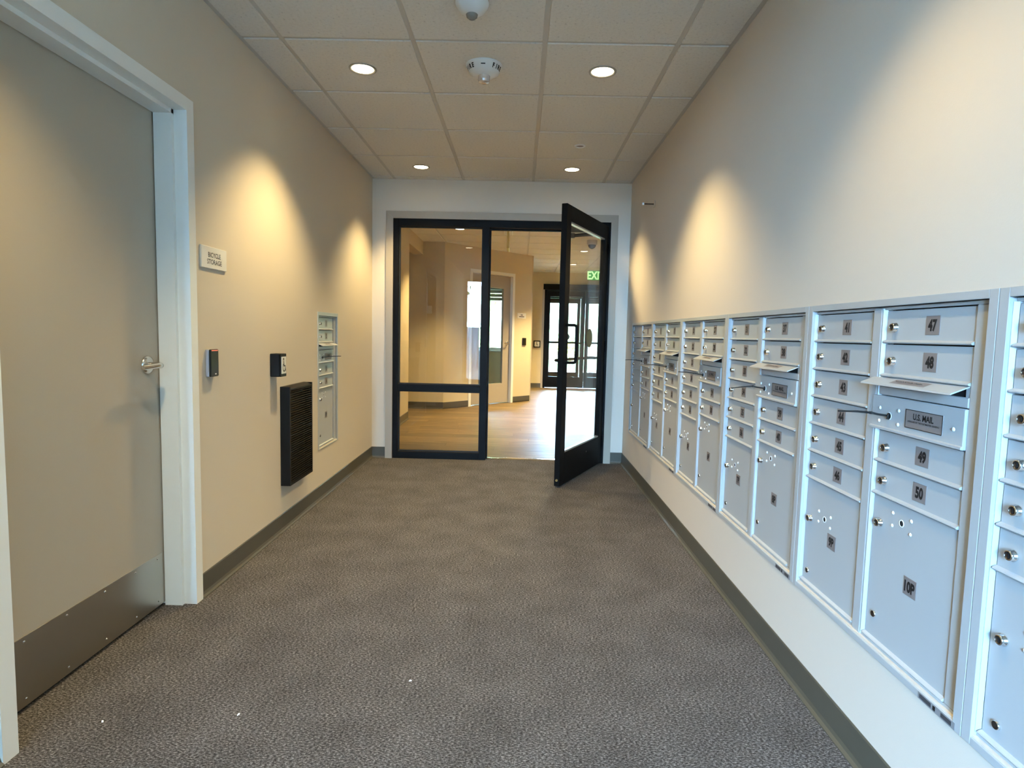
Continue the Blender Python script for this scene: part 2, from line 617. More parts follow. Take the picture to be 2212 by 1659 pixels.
def ceiling(x0, x1, y0, y1, deck):
    c = struct(empty('ceiling', ((x0 + x1) / 2, (y0 + y1) / 2, H)))
    ox, oy = c.location.x, c.location.y
    mb = MB()
    mb.box(x0 - ox - deck[0], x1 - ox + deck[1], y0 - oy - deck[2], y1 - oy + deck[3], 0.06, 0.12)
    mb.build('ceiling_deck', 'tee_white', c)
    xs = [TX + k * TS for k in range(-12, 12) if x0 + 0.03 < TX + k * TS < x1 - 0.03]
    ys = [TY + k * TS for k in range(-12, 22) if y0 + 0.03 < TY + k * TS < y1 - 0.03]
    for x in xs:
        MB().box(-0.012, 0.012, y0 - oy, y1 - oy, 0.006, 0.03).build('main_tee', 'tee_white', c, (x - ox, 0, 0))
    gx = [x0] + xs + [x1]
    gy = [y0] + ys + [y1]
    for y in ys:
        for i in range(len(gx) - 1):
            MB().box(gx[i] - ox + 0.0125, gx[i + 1] - ox - 0.0125, -0.012, 0.012, 0.006, 0.03).build('cross_tee', 'tee_white', c, (0, y - oy, 0))
    mb = MB()
    for (a_, b_, c_, d_) in ((x0, x0 + 0.02, y0, y1), (x1 - 0.02, x1, y0, y1), (x0 + 0.02, x1 - 0.02, y0, y0 + 0.02), (x0 + 0.02, x1 - 0.02, y1 - 0.02, y1)):
        mb.box(a_ - ox, b_ - ox, c_ - oy, d_ - oy, 0.004, 0.03)
    mb.build('wall_angle', 'tee_white', c)
    for i in range(len(gx) - 1):
        for j in range(len(gy) - 1):
            a0 = gx[i] + (0.021 if i == 0 else 0.011)
            a1 = gx[i + 1] - (0.021 if i == len(gx) - 2 else 0.011)
            b0 = gy[j] + (0.021 if j == 0 else 0.011)
            b1 = gy[j + 1] - (0.021 if j == len(gy) - 2 else 0.011)
            place('ceiling_tile', tile_mesh(a1 - a0, b1 - b0), c, ((a0 + a1) / 2 - ox, (b0 + b1) / 2 - oy, 0.0))
    return c


ceiling(-A, B, RY, D, (0.1, 0.1, 0.1, 0.06))

# ------------------------------------------------------------------ bicycle-room door in the left wall
dr = struct(empty('door_1', (-A, 0, 0)))
LD = 0.115                                           # leaf set back from the wall face
JX = 0.0


def jamb_profile(mb, kind):
    pass


# frame members: face (50 mm, 12 mm proud), double-rabbet jamb
fo0, fo1, fz = 1.470, 2.468, 2.050                   # outer edges
fi0, fi1, fiz = 1.522, 2.418, 2.000                  # inner edge of the face
PX = 0.012


def frame_piece(name, poly, axis, lo, hi):
    return MB().prism(poly, axis, lo, hi).build(name, 'jamb_paint', dr)


# far jamb, section in (x,y): wall face is x=0, +x into the corridor
sec = [(PX, fo1), (PX, fi1), (-0.040, fi1), (-0.040, fi1 - 0.016), (-0.112, fi1 - 0.016), (-0.112, fi1), (-0.16, fi1), (-0.16, fi1 + 0.02), (0.0, fi1 + 0.02), (0.0, fo1)]
frame_piece('jamb', sec, 'z', 0, fz - 0.0005)
sec2 = [(x, fo0 + fo1 - y) for x, y in sec]
frame_piece('jamb', sec2, 'z', 0, fz - 0.0005)
sech = [(PX, fz), (PX, fiz), (-0.040, fiz), (-0.040, fiz - 0.016), (-0.112, fiz - 0.016), (-0.112, fiz), (-0.16, fiz), (-0.16, fiz + 0.02), (0, fiz + 0.02), (0, fz)]
# head, extruded along y between the jamb faces
mb = MB()
mb.add([(x, y, z) for y in (fi0 + 0.0005, fi1 - 0.0005) for x, z in sech],
       [tuple(range(len(sech))), tuple(reversed(range(len(sech), 2 * len(sech))))] + [(i, i + len(sech), (i + 1) % len(sech) + len(sech), (i + 1) % len(sech)) for i in range(len(sech))])
mb.build('frame_head', 'jamb_paint', dr)
# leaf
MB().box(-0.165, -LD - 0.002, fi0 - 0.010, fi1 - 0.003, 0.012, fiz - 0.004, 0, 0.0015).build('door_leaf', 'door_paint', dr)
MB().box(-0.21, -0.168, fi0, fi1, 0.0, fiz).build('dark_gap', 'black_gap', dr)
kp = MB()
kp.box(-LD - 0.0015, -LD + 0.0005, 1.545, 2.395, 0.014, 0.228, 0, 0.0006)
kpo = kp.build('kick_plate', 'brushed_steel', dr)
scm = MB().lathe([(0.0001, 0.0022), (0.003, 0.0018), (0.0045, 0.0)], axis='-y', n=10).mesh('screw', 'chrome')
for y in (1.70, 1.87, 2.05, 2.22, 2.36):
    for z in (0.036, 0.212):
        o = place('screw', scm, kpo, (-LD + 0.0008, y, z), LEFT)
# lever set
hd = empty('lever_set', (-LD + 0.0, 2.328, 1.004), LEFT, dr)
MB().lathe([(0.0001, 0.010), (0.026, 0.010), (0.034, 0.007), (0.0355, 0.0)], axis='-y', n=28).build('rose', 'steel', hd)
lv = MB()
lv.tube([(0, -0.006, 0), (0, -0.04, 0), (-0.004, -0.055, 0), (-0.014, -0.062, 0), (-0.04, -0.064, 0), (-0.085, -0.062, -0.002), (-0.118, -0.058, -0.004)],
        [0.011, 0.011, 0.0115, 0.011, 0.010, 0.0095, 0.009], 12)
lv.build('lever', 'steel', hd)
# strike plate on the jamb
MB().box(-0.155, -0.113, fi1 - 0.0015, fi1 + 0.001, 0.94, 1.06).build('strike_plate', 'steel', dr)

# ------------------------------------------------------------------ things on the left wall
s = MB()
s.box(-0.108, 0.108, -0.008, 0, -0.046, 0.046, 0, 0.0012)
s.text('BICYCLE', 0.021, (0.0, -0.0084, 0.012), 1, 0.014, 0.98)
s.text('STORAGE', 0.021, (0.0, -0.0084, -0.017), 1, 0.014, 0.98)
tag(s.build('room_sign', ['sign_white', 'sign_ink'], None, (-A, 2.622, 1.452), LEFT),
    'white plastic sign reading bicycle storage beside the grey door', 'sign')

rd = tag(empty('card_reader', (-A, 2.578, 1.003), LEFT), 'black card reader with red light strip beside the bicycle storage door', 'card reader')
MB().box(-0.034, 0.034, -0.014, 0, -0.058, 0.058, 0, 0.003).build('back_shell', 'reader_side', rd)
q = MB()
q.box(-0.035, 0.035, -0.024, -0.0145, -0.059, 0.059, 0, 0.004)
q.build('face', 'reader_face', rd)
MB().box(-0.026, 0.026, -0.0252, -0.0235, 0.0515, 0.0555, 0, 0.0005).build('light_strip', 'led_red', rd)
MB().box(0.0, 0.012, -0.0246, -0.0235, -0.050, -0.045).build('badge', 'rivet', rd)

pb = tag(empty('push_button_box', (-A, 3.246, 0.960), LEFT), 'black square push plate box with wheelchair symbol on the wall above the heater', 'door button')
q = MB()
q.box(-0.040, 0.040, -0.052, 0, -0.062, 0.062, 0, 0.003)
q.build('box', 'black_plastic', pb)
q = MB()
q.box(-0.040, 0.040, -0.058, -0.0525, -0.062, 0.062, 0, 0.002)
q.build('bezel', 'black_plastic', pb)
q = MB()
q.box(-0.0315, 0.0315, -0.0605, -0.058, -0.046, 0.046, 0, 0.001)
y = -0.0608
q.disc((-0.006, y, 0.033), 0.007, mi=1)
ring = [(0.020 * math.cos(t), 0.024 * math.sin(t)) for t in [math.radians(a_) for a_ in range(120, 400, 14)]]
for i in range(len(ring) - 1):
    (xa, za), (xb, zb) = ring[i], ring[i + 1]
    q.add([(xa, y, za - 0.012), (xb, y, zb - 0.012), (xb * 0.72, y, zb * 0.72 - 0.012), (xa * 0.72, y, za * 0.72 - 0.012)], [(0, 1, 2, 3)], 1)
q.add([(-0.010, y, 0.024), (-0.002, y, 0.024), (0.004, y, -0.004), (-0.006, y, -0.004)], [(0, 1, 2, 3)], 1)
q.add([(-0.006, y, 0.000), (-0.006, y, -0.007), (0.018, y, -0.007), (0.018, y, 0.000)], [(0, 1, 2, 3)], 1)
q.add([(0.012, y, -0.004), (0.019, y, -0.004), (0.026, y, -0.034), (0.019, y, -0.034)], [(0, 1, 2, 3)], 1)
q.build('push_plate', ['sign_white', 'ink'], pb)

# wall heater
HY0, HY1, HZ0, HZ1, HD = 3.338, 3.706, 0.268, 0.832, 0.055
ht = tag(empty('wall_heater', (-A, (HY0 + HY1) / 2, HZ0), LEFT), 'black louvred electric wall heater low on the wall', 'heater')
hw, hh = (HY1 - HY0) / 2, HZ1 - HZ0
q = MB()
q.box(-hw, hw, -0.012, 0, 0, hh)
q.box(-hw, -hw + 0.014, -HD, -0.012, 0, hh)
q.box(hw - 0.014, hw, -HD, -0.012, 0, hh)
q.box(-hw + 0.014, hw - 0.014, -HD, -0.012, 0, 0.016)
q.prism([(-HD, hh - 0.022), (-0.012, hh - 0.022), (-0.012, hh), (-HD + 0.03, hh), (-HD, hh - 0.012)], 'x', -hw + 0.014, hw - 0.014)
q.build('cover', 'heater_metal', ht)
lm = MB().prism([(-0.004, 0), (0.003, 0.004), (0.003, 0.0065), (-0.004, 0.0025)], 'x', -hw + 0.0142, hw - 0.0142).mesh('louver', 'heater_metal')
nl = 40
for i in range(nl):
    place('louver', lm, ht, (0, -HD + 0.0045, 0.020 + i * (hh - 0.050) / (nl - 1)))
MB().lathe([(0.0001, 0.003), (0.007, 0.003), (0.008, 0)], (0, -HD, hh - 0.032), '-y', 14).build('thermostat_plug', 'black_plastic', ht)

# ------------------------------------------------------------------ storefront with fixed lite and open door
tr = struct(empty('trim_1', (0, D, 0)))
cw = 0.062
t3 = MB()
t3.prism([(SX0, 0), (SX0, SZ1), (SX0 - cw, SZ1 + cw), (SX0 - cw, 0)], 'y', -0.014, 0)
t3.build('casing_side', 'casing_paint', tr)
t3 = MB()
t3.prism([(SX1, 0), (SX1 + cw, 0), (SX1 + cw, SZ1 + cw), (SX1, SZ1)], 'y', -0.014, 0)
t3.build('casing_side', 'casing_paint', tr)
t3 = MB()
t3.prism([(SX0 + 0.001, SZ1), (SX1 - 0.001, SZ1), (SX1 + cw - 0.001, SZ1 + cw), (SX0 - cw + 0.001, SZ1 + cw)], 'y', -0.014, 0)
t3.build('casing_head', 'casing_paint', tr)

sf = struct(empty('window_1', (0, D, 0)))
FY0, FY1 = 0.002, 0.112
GX0, GX1 = -1.104, -0.357
for nm, bx in (('jamb', (SX0, GX0, 0, SZ1)), ('jamb', (0.729, SX1, 0, SZ1)), ('frame_head', (GX0, 0.729, 2.092, SZ1)),
               ('mullion', (GX1, -0.296, 0, 2.092)), ('bottom_rail', (GX0, GX1, 0.0, 0.062)), ('mid_rail', (GX0, GX1, 0.618, 0.682))):
    q = MB()
    q.box(bx[0], bx[1], FY0, FY1, bx[2], bx[3], 0, 0.001)
    q.build(nm, 'black_aluminium', sf)
for z0, z1 in ((0.062, 0.618), (0.682, 2.092)):
    p = MB().box(GX0, GX1, 0.056, 0.062, z0, z1).build('pane', 'glass', sf)
    q = MB()
    q.box(GX0, GX0 + 0.008, 0.042, 0.056, z0, z1)
    q.box(GX1 - 0.008, GX1, 0.042, 0.056, z0, z1)
    q.box(GX0 + 0.008, GX1 - 0.008, 0.042, 0.056, z0, z0 + 0.008)
    q.box(GX0 + 0.008, GX1 - 0.008, 0.042, 0.056, z1 - 0.008, z1)
    q.build('gasket', 'gasket', p)
# door stop strips in the frame
q = MB()
q.box(-0.296, -0.283, 0.06, 0.09, 0, 2.092)
q.box(0.716, 0.729, 0.06, 0.09, 0, 2.092)
q.box(-0.283, 0.716, 0.06, 0.09, 2.078, 2.092)
q.build('door_stop_strip', 'black_aluminium', sf)
# threshold strip between carpet and planks
struct(MB().prism([(5.495, 0.0), (5.545, 0.0), (5.540, 0.006), (5.505, 0.006)], 'x', -0.295, 0.728).build('trim_2', 'steel'))

# open leaf: local x along the leaf from the hinge, -y is the face towards the corridor
dx, dy = 0.320 - 0.758, 4.490 - 5.414
ang = math.atan2(dy, dx)
d2 = struct(empty('door_2', (0.758, 5.414, 0.012), ang))
LW, LZ = math.hypot(dx, dy), 2.105
ST, TR, BR, TH = 0.092, 0.115, 0.245, 0.044
# with this rotation local +y points to the camera-side face
for nm, bx in (('stile', (0, ST, 0, LZ)), ('stile', (LW - ST, LW, 0, LZ)), ('top_rail', (ST, LW - ST, LZ - TR, LZ)), ('bottom_rail', (ST, LW - ST, 0, BR))):
    MB().box(bx[0], bx[1], -TH, 0, bx[2], bx[3], 0, 0.0012).build(nm, 'black_aluminium', d2)
pn = MB().box(ST, LW - ST, -0.025, -0.019, BR, LZ - TR).build('pane', 'glass', d2)
q = MB()
for bx in ((ST, LW - ST, BR, BR + 0.012), (ST, LW - ST, LZ - TR - 0.012, LZ - TR)):
    q.box(bx[0], bx[1], -0.038, -0.006, bx[2], bx[3])
q.build('glazing_bead', 'bead_aluminium', d2)
hz = 1.080
hx = LW - ST / 2
q = MB()
R_ = 0.0115
pth = [(hx, 0.0, hz - 0.140)]
for a_ in range(0, 91, 18):
    t = math.radians(a_)
    pth.append((hx, 0.062 + 0.022 * math.sin(t), hz - 0.118 - 0.022 * math.cos(t)))
for a_ in range(0, 91, 18):
    t = math.radians(a_)
    pth.append((hx, 0.062 + 0.022 * math.cos(t), hz + 0.118 + 0.022 * math.sin(t)))
pth.append((hx, 0.0, hz + 0.140))
q.tube(pth, R_, 12)
q.build('pull_handle', 'black_aluminium', d2)
q = MB()
q.tube([(LW - 0.10, -TH, 0.95), (LW - 0.10, -TH - 0.045, 0.95), (LW - 0.12, -TH - 0.062, 0.95), (0.12, -TH - 0.062, 0.95), (0.10, -TH - 0.045, 0.95), (0.10, -TH, 0.95)], 0.0125, 12)
q.build('push_bar', 'black_aluminium', d2)
q = MB()
q.disc((0.38, 0.0, 1.125), 0.078, mi=0)
q.disc((0.38, -0.0006, 1.125), 0.078, mi=0)
q.build('round_decal', 'decal_olive', d2, (0, -0.0185, 0))
MB().cyl((LW, -0.022, 0.045), (LW + 0.007, -0.022, 0.045), 0.009, n=14).build('edge_stud', 'brass', d2)
MB().cyl((LW * 0.42, 0.0, 0.170), (LW * 0.42, 0.003, 0.170), 0.008, n=12).build('cylinder_lock', 'steel', d2)
for z in (0.2, 1.05, 1.9):
    MB().cyl((0.006, 0.010, z - 0.05), (0.006, 0.010, z + 0.05), 0.009, n=10).build('hinge', 'black_aluminium', d2)

# surface closer: body on the leaf, arm folded to the frame head (lobby side)
cl = tag(empty('door_closer', (0.0, D, 0)), 'black folding closer arm at the top of the open glass door', 'door closer')
q = MB()
q.tube([(0.610, 0.095, 2.075), (0.445, 0.03, 2.045)], 0.010, 8)
q.tube([(0.445, 0.03, 2.033), (0.655, -0.12, 2.03)], 0.008, 8)
q.cyl((0.445, 0.03, 2.02), (0.445, 0.03, 2.062), 0.018, n=12)
q.build('arm', 'black_aluminium', cl)
MB().box(0.600, 0.700, 0.064, 0.112, 2.050, 2.090, 0, 0.002).build('shoe', 'black_aluminium', cl)

# rod door stop on the right wall
ds = tag(empty('rod_door_stop', (B, 4.468, 2.117), RIGHT), 'small rod door stop with white tip high on the wall beside the open door', 'door stop')
MB().box(-0.019, 0.019, -0.006, 0, -0.024, 0.024, 0, 0.002).build('plate', 'wall_paint', ds)
MB().cyl((0, -0.006, 0), (0, -0.078, 0), 0.0045, n=10).build('rod', 'lock_face', ds)
MB().cyl((0, -0.076, 0), (0, -0.090, 0), 0.010, n=14).build('tip', 'paper_white', ds)

# ------------------------------------------------------------------ mailboxes
_mm = {}


def cached(key, fn):
    if key not in _mm:
        _mm[key] = fn()
    return _mm[key]


def door_mesh(w_, h_):
    def mk():
        mb = MB()
        mb.box(0, w_, 0.0, 0.012, 0, h_ - 0.002, 0, 0.0012)
        # lip along the lower edge
        mb.prism([(0.001, 0.0), (-0.0075, 0.0005), (-0.0095, 0.003), (-0.008, 0.0055), (0.001, 0.0095)], 'x', 0.0, w_)
        return mb.mesh('mailbox_door', 'mail_grey')
    return cached(('d', round(w_, 4), round(h_, 4)), mk)


def lock_mesh():
    def mk():
        mb = MB()
        mb.lathe([(0.0118, 0.0), (0.0118, 0.003), (0.0105, 0.004), (0.0105, 0.011), (0.0095, 0.0125), (0.0078, 0.0125)], axis='-y', n=18)
        mb.lathe([(0.0078, 0.0125), (0.0072, 0.0108), (0.0001, 0.0108)], axis='-y', n=18, mi=1)
        mb.box(-0.0011, 0.0011, -0.0114, -0.0107, -0.005, 0.005, 2)
        return mb.mesh('lock', ['chrome', 'lock_face', 'ink'])
    return cached('lock', mk)


def bolt_mesh():
    def mk():
        mb = MB()
        mb.lathe([(0.0092, 0.0), (0.0092, 0.004), (0.008, 0.005)], axis='-y', n=16)
        mb.lathe([(0.008, 0.005), (0.0001, 0.0046)], axis='-y', n=16, mi=1)
        return mb.mesh('bolt', ['chrome', 'lock_face'])
    return cached('bolt', mk)


def rivet_mesh():
    return cached('rivet', lambda: MB().lathe([(0.0001, 0.003), (0.003, 0.0026), (0.0048, 0.001), (0.005, 0.0)], axis='-y', n=10).mesh('rivet', 'rivet'))


def plate_mesh(t):
    def mk():
        mb = MB()
        mb.box(-0.024, 0.024, -0.001, 0, -0.0225, 0.0225, 0, 0.0004)
        mb.text(t, 0.029, (0, -0.0014, 0), 1, 0.048, 0.76)
        return mb.mesh('number_plate', ['plate_grey', 'ink'])
    return cached(('p', t), mk)


def mail_unit(name, loc, rz, cols, label, group, u_shift=0.0, fr=(0.0255, 0.0255), zt=(0.022, 0.019), plates=True, width=MUW):
    """cols: list of ('A'|'B', [numbers], parcel). local x runs along the wall from the viewer's left, -y faces the viewer."""
    un = tag(empty(name, loc, rz), label, 'mailbox', group)
    mb = MB()
    z0, z1 = MZ0 - zt[0], MZ1 + zt[1]
    Wd = width
    g = 0.0006
    mb.box(-fr[0] + g, 0, -0.004, 0.045, z0, z1, 0, 0.001)
    mb.box(Wd, Wd + fr[1] - g, -0.004, 0.045, z0, z1, 0, 0.001)
    mb.box(0, Wd, -0.004, 0.012, MZ1, z1, 0, 0.001)
    mb.box(0, Wd, -0.004, 0.012, z0, MZ0 - 0.004, 0, 0.001)
    mb.build('surround', 'mail_grey', un)
    MB().box(0, Wd, 0.034, 0.044, MZ0 - 0.004, MZ1).build('back_panel', 'slot_black', un)
    # inner frame rails top and bottom
    mb = MB()
    mb.box(0.0, Wd, 0.010, 0.033, MZ1 - 0.009, MZ1 - 0.001, 0, 0.001)
    mb.box(0.0, Wd, 0.008, 0.033, MZ0 - 0.003, MZ0 + 0.007, 0, 0.001)
    mb.box(Wd - 0.046, Wd - 0.002, 0.008, 0.033, MZ0 + 0.007, MZ1 - 0.009, 0, 0.002)
    mb.build('inner_frame', 'mail_grey', un)
    for (kind, nums, parcel, ub) in cols:
        # sloped hinge-side reveal
        zA, zB = MZ0 + 0.007, MZ1 - 0.009
        MB().prism([(ub, 0.004), (ub + 0.0015, 0.004), (ub + 0.006, 0.013), (ub + 0.006, 0.033), (ub, 0.033)], 'z', zA, zB).build('hinge_stile', 'mail_grey', un)
        dw = 0.313
        du = ub + 0.0075
        yD = 0.012
        if kind == 'A':
            tops = [1.241 - 0.0883 * k for k in range(7)]
            rows = [(tops[k + 1], tops[k]) for k in range(6)]
            ptop = tops[6]
        else:
            rows = [(1.1545, 1.241), (1.068, 1.1545), (0.843, 0.929), (0.756, 0.843)]
            ptop = 0.756
        for k, (za, zb) in enumerate(rows):
            d = place('mailbox_door', door_mesh(dw, zb - za - 0.001), un, (du, yD, za))
            cz = (zb - za) / 2
            place('lock', lock_mesh(), d, (0.0385, 0.0, cz - 0.002))
            if nums and nums[k]:
                place('number_plate', plate_mesh(nums[k]), d, (0.1765, 0.0, cz + 0.001))
        d = place('parcel_door', door_mesh(dw, ptop - MZ0 - 0.009), un, (du, yD, MZ0 + 0.0085))
        oz = -(MZ0 + 0.0085)
        lz = (0.582, 0.684)[kind == 'B']
        place('lock', lock_mesh(), d, (0.0345, 0, lz + oz))
        place('bolt', bolt_mesh(), d, (0.0365, 0, (0.408, 0.436)[kind == 'B'] + oz))
        if parcel:
            hz_ = (0.603, 0.708)[kind == 'B'] + oz
            hx_ = 0.1195
            for ddx in (-0.036, 0.036):
                for ddz in (-0.0165, 0.0165):
                    place('rivet', rivet_mesh(), d, (hx_ + ddx, 0, hz_ + ddz))
            mh = cached('hole', lambda: MB().lathe([(0.0095, 0.0), (0.0095, 0.0012), (0.0078, 0.0012), (0.0070, 0.0003)], axis='-y', n=16).disc((0, -0.0003, 0), 0.0072, mi=1).mesh('key_hole', ['rivet', 'slot_black']))
            place('key_hole', mh, d, (hx_, 0, hz_))
            place('number_plate', plate_mesh(parcel), d, (0.1685, 0, (0.547, 0.564)[kind == 'B'] + oz))
        if kind == 'A':
            mb = MB()
            mb.box(ub + 0.322, ub + 0.368 - 0.002, 0.004, 0.033, MZ0 - 0.003, MZ1 - 0.003, 0, 0.006)
            mb.build('divider', 'mail_grey', un)
        else:
            # collection door with slot, flap and plate
            u1 = ub + 0.322
            mb = MB()
            mb.box(ub - 0.016, u1, 0.002, 0.017, 0.9295, 1.0185, 0, 0.002)
            mb.prism([(0.003, 0.9295), (-0.003, 0.931), (-0.003, 0.936), (0.003, 0.939)], 'x', ub - 0.016, u1)
            mp_ = mb.build('collection_door', 'mail_grey', un)
            mb = MB()
            mb.box(ub + 0.004, u1, 0.006, 0.017, 1.0205, 1.0425, 0, 0.0015)
            mb.box(ub + 0.004, ub + 0.030, 0.010, 0.017, 1.0425, 1.066)
            mb.box(u1 - 0.014, u1, 0.010, 0.017, 1.0425, 1.066)
            mb.build('slot_frame', 'mail_grey', un)
            MB().box(ub + 0.030, u1 - 0.014, 0.0165, 0.0172, 1.0425, 1.066).build('mail_slot', 'slot_black', un)
            fl = MB()
            fl.prism([(0.014, 1.0665), (0.014, 1.0690), (-0.030, 1.0515), (-0.032, 1.0475), (-0.029, 1.0485)], 'x', ub - 0.020, u1 - 0.004)
            flo = fl.build('slot_flap', 'mail_grey', un)
            # strip label lying on the flap
            fx0, fx1 = ub + 0.085, ub + 0.215
            e = 0.0004
            yz = lambda t: (0.014 + t * (-0.044), 1.0690 + e + t * (-0.0175))
            (ya_, za_), (yb_, zb_) = yz(0.30), yz(0.78)
            lb = MB()
            lb.add([(fx0, ya_, za_), (fx1, ya_, za_), (fx1, yb_, zb_), (fx0, yb_, zb_)], [(0, 1, 2, 3)], 0)
            vs, fs = text_geo('OUTGOING MAIL', 0.011, 0.02, 0.85)
            lb.add([((fx0 + fx1) / 2 + v[0], (ya_ + yb_) / 2 - v[2] * 0.93, (za_ + zb_) / 2 + v[2] * 0.37 + 0.0006) for v in vs], fs, 1)
            lb.build('flap_label', ['plate_grey', 'ink'], flo)
            pl = MB()
            pl.box(ub + 0.128, ub + 0.258, 0.0005, 0.002, 0.951, 0.996)
            cx_ = ub + 0.193
            pl.text('U.S. MAIL', 0.0155, (cx_, 0.0001, 0.9805), 1, 0.035, 0.88)
            pl.text('APPROVED BY THE POSTMASTER GENERAL', 0.0042, (cx_, 0.0001, 0.9675), 1, 0.015, 1.0)
            for bx in ((-0.065, 0.065, 0.951, 0.9525), (-0.065, 0.065, 0.9945, 0.996), (-0.065, -0.0637, 0.9525, 0.9945), (0.0637, 0.065, 0.9525, 0.9945)):
                pl.box(cx_ + bx[0], cx_ + bx[1], 0.0, 0.0005, bx[2], bx[3], 1)
            pl.build('mail_plate', ['plate_grey', 'ink'], mp_)
            for xx, zz in ((ub + 0.021, 0.986), (ub + 0.020, 0.952), (ub + 0.099, 0.987), (ub + 0.099, 0.952), (ub + 0.291, 0.971)):
                place('rivet', rivet_mesh(), mp_, (xx, 0.002, zz))
            MB().lathe([(0.010, 0), (0.010, 0.001), (0.0085, 0.001)], (ub + 0.061, 0.002, 0.969), '-y', 16).disc((ub + 0.061, 0.0012, 0.969), 0.0088, mi=1).build('key_hole', ['rivet', 'slot_black'], mp_)
    if width > 0.5:
        st = MB()
        st.box(Wd - 0.110, Wd + 0.008, -0.0046, -0.0042, z0 + 0.001, MZ0 - 0.005, 0)
        st.box(Wd - 0.105, Wd - 0.066, -0.0049, -0.0046, z0 + 0.004, MZ0 - 0.008, 1)
        st.box(Wd - 0.060, Wd - 0.052, -0.0049, -0.0046, z0 + 0.004, MZ0 - 0.008, 2)
        st.box(Wd - 0.034, Wd - 0.002, -0.0049, -0.0046, z0 + 0.004, MZ0 - 0.008, 1)
        st.build('maker_sticker', ['sticker_grey', 'sticker_dark', 'ink'], un)
    return un


UBB = 0.368
lab = ['farthest mailbox bank in the long row, beside the open glass door, first column without numbers',
       'mailbox bank with numbers in the tens, second from the glass door end',
       'mailbox bank with numbers in the twenties, third from the glass door end',
       'mailbox bank with numbers in the thirties, middle of the long white row',
       'large near mailbox bank with numbers in the forties, fully in view',
       'nearest mailbox bank, cut off by the right edge of the photo']
n2 = lambda a_, b_: [str(i) for i in range(a_, b_ + 1)]
units = []
for k in range(MUN):
    base = 10 * k
    colA = ('A', n2(base + 1, base + 6) if k > 0 else None, (str(2 * k + 1) + 'P') if k > 0 else None, 0.0)
    colB = ('B', n2(base + 7, base + 10), str(2 * k + 2) + 'P', UBB)
    fr0 = 0.0255 if k else 0.019
    u = mail_unit('mailbox_unit', (B, MU0 - MUP * k, 0), RIGHT, [colA, colB], lab[k], 'mailbox banks along the right wall', fr=(fr0, 0.0255))
    units.append(u)
lun = mail_unit('mailbox_unit', (-A, LMY0, 0), LEFT, [('B', ['1', '2', '3', '4'], '5P', 0.012)],
                'narrow single column mailbox set into the beige wall behind the heater', None, width=LMY1 - LMY0, fr=(0.02, 0.018), zt=(0.010, 0.025))

# black cable ties pushed through the collection-door key holes
tl = ['black cable tie sticking out of the farthest mailbox bank', 'black cable tie sticking out of the second mailbox bank from the glass door',
      'black cable tie sticking out of the third mailbox bank from the glass door', 'black cable tie sticking out across box thirty four',
      'long black cable tie sticking out across box forty four', 'black cable tie on the nearest mailbox bank at the photo edge']


def cable_tie(loc, rz, label, bend):
    t = tag(empty('cable_tie', loc, rz), label, 'cable tie', 'cable ties in the mailbox locks')
    q = MB()
    pts = [(0, 0.0, 0), (0.001, -0.03, 0.004), (0.0, -0.046, 0.0075), (-0.001, -0.08, 0.009 + bend * 0.4), (0, -0.130, 0.008 + bend)]
    q.tube(pts, [0.0027, 0.0027, 0.0029, 0.0025, 0.0020], 8)
    q.build('strap', 'tie_black', t)
    q = MB()
    q.box(-0.0035, 0.0035, -0.050, -0.043, 0.004, 0.011, 0, 0.001)
    q.build('head', 'tie_black', t)
    q = MB()
    q.tube([(0, 0.003, 0.002), (0.004, -0.004, 0.006), (0.004, -0.006, -0.006), (0, 0.003, -0.008)], 0.0022, 8)
    q.build('loop', 'tie_black', t)
    return t


for k in range(5):
    cable_tie((B + 0.001, MU0 - MUP * k - UBB - 0.061, 0.969), RIGHT, tl[k], (0.0, 0.002, 0.004, -0.010, 0.002)[k])
cable_tie((-A - 0.001, LMY0 + 0.012 + 0.061, 0.969), LEFT, 'black cable tie sticking out of the narrow mailbox in the beige wall', 0.004)

# ------------------------------------------------------------------ ceiling devices
dl_ring = MB().lathe([(0.056, -0.004), (0.056, 0.002), (0.064, 0.006), (0.069, 0.004), (0.070, 0.0)], axis='-z', n=32).mesh('trim_ring', 'lamp_ring')
dl_lens = MB().lathe([(0.0001, 0.0035), (0.03, 0.003), (0.056, 0.001)], axis='-z', n=32).mesh('lens', 'lamp_lens')


def downlight(x, y, label, watts, group):
    t = tag(empty('downlight', (x, y, H)), label, 'downlight', group)
    place('trim_ring', dl_ring, t)
    place('lens', dl_lens, t)
    l = bpy.data.lights.new('downlight_lamp', 'SPOT')
    l.energy = watts
    l.color = SPOT_COL
    l.spot_size = math.radians(104)
    l.spot_blend = 0.65
    l.shadow_soft_size = 0.045
    o = bpy.data.objects.new('downlight_lamp', l)
    COL.objects.link(o)
    o.parent = t
    o.location = (0, 0, -0.012)
    return t


XL, XR = -0.840, 0.384
gp = 'corridor downlights'
downlight(XL, 3.195, 'lit round downlight in the ceiling left of the fire strobe', SPOT_W, gp)
downlight(XR, 3.180, 'lit round downlight in the ceiling right of the fire strobe', SPOT_W, gp)
downlight(XL, 5.010, 'lit round downlight above the fixed glass panel', SPOT_W, gp)
downlight(XR, 5.000, 'lit round downlight above the open glass door', SPOT_W, gp)
downlight(XL, 1.366, 'downlight overhead by the bicycle storage door, seen reflected in the glass', SPOT_W * 0.8, gp)
downlight(XR, 1.366, 'downlight overhead above the nearest mailbox bank', SPOT_W * 0.5, gp)

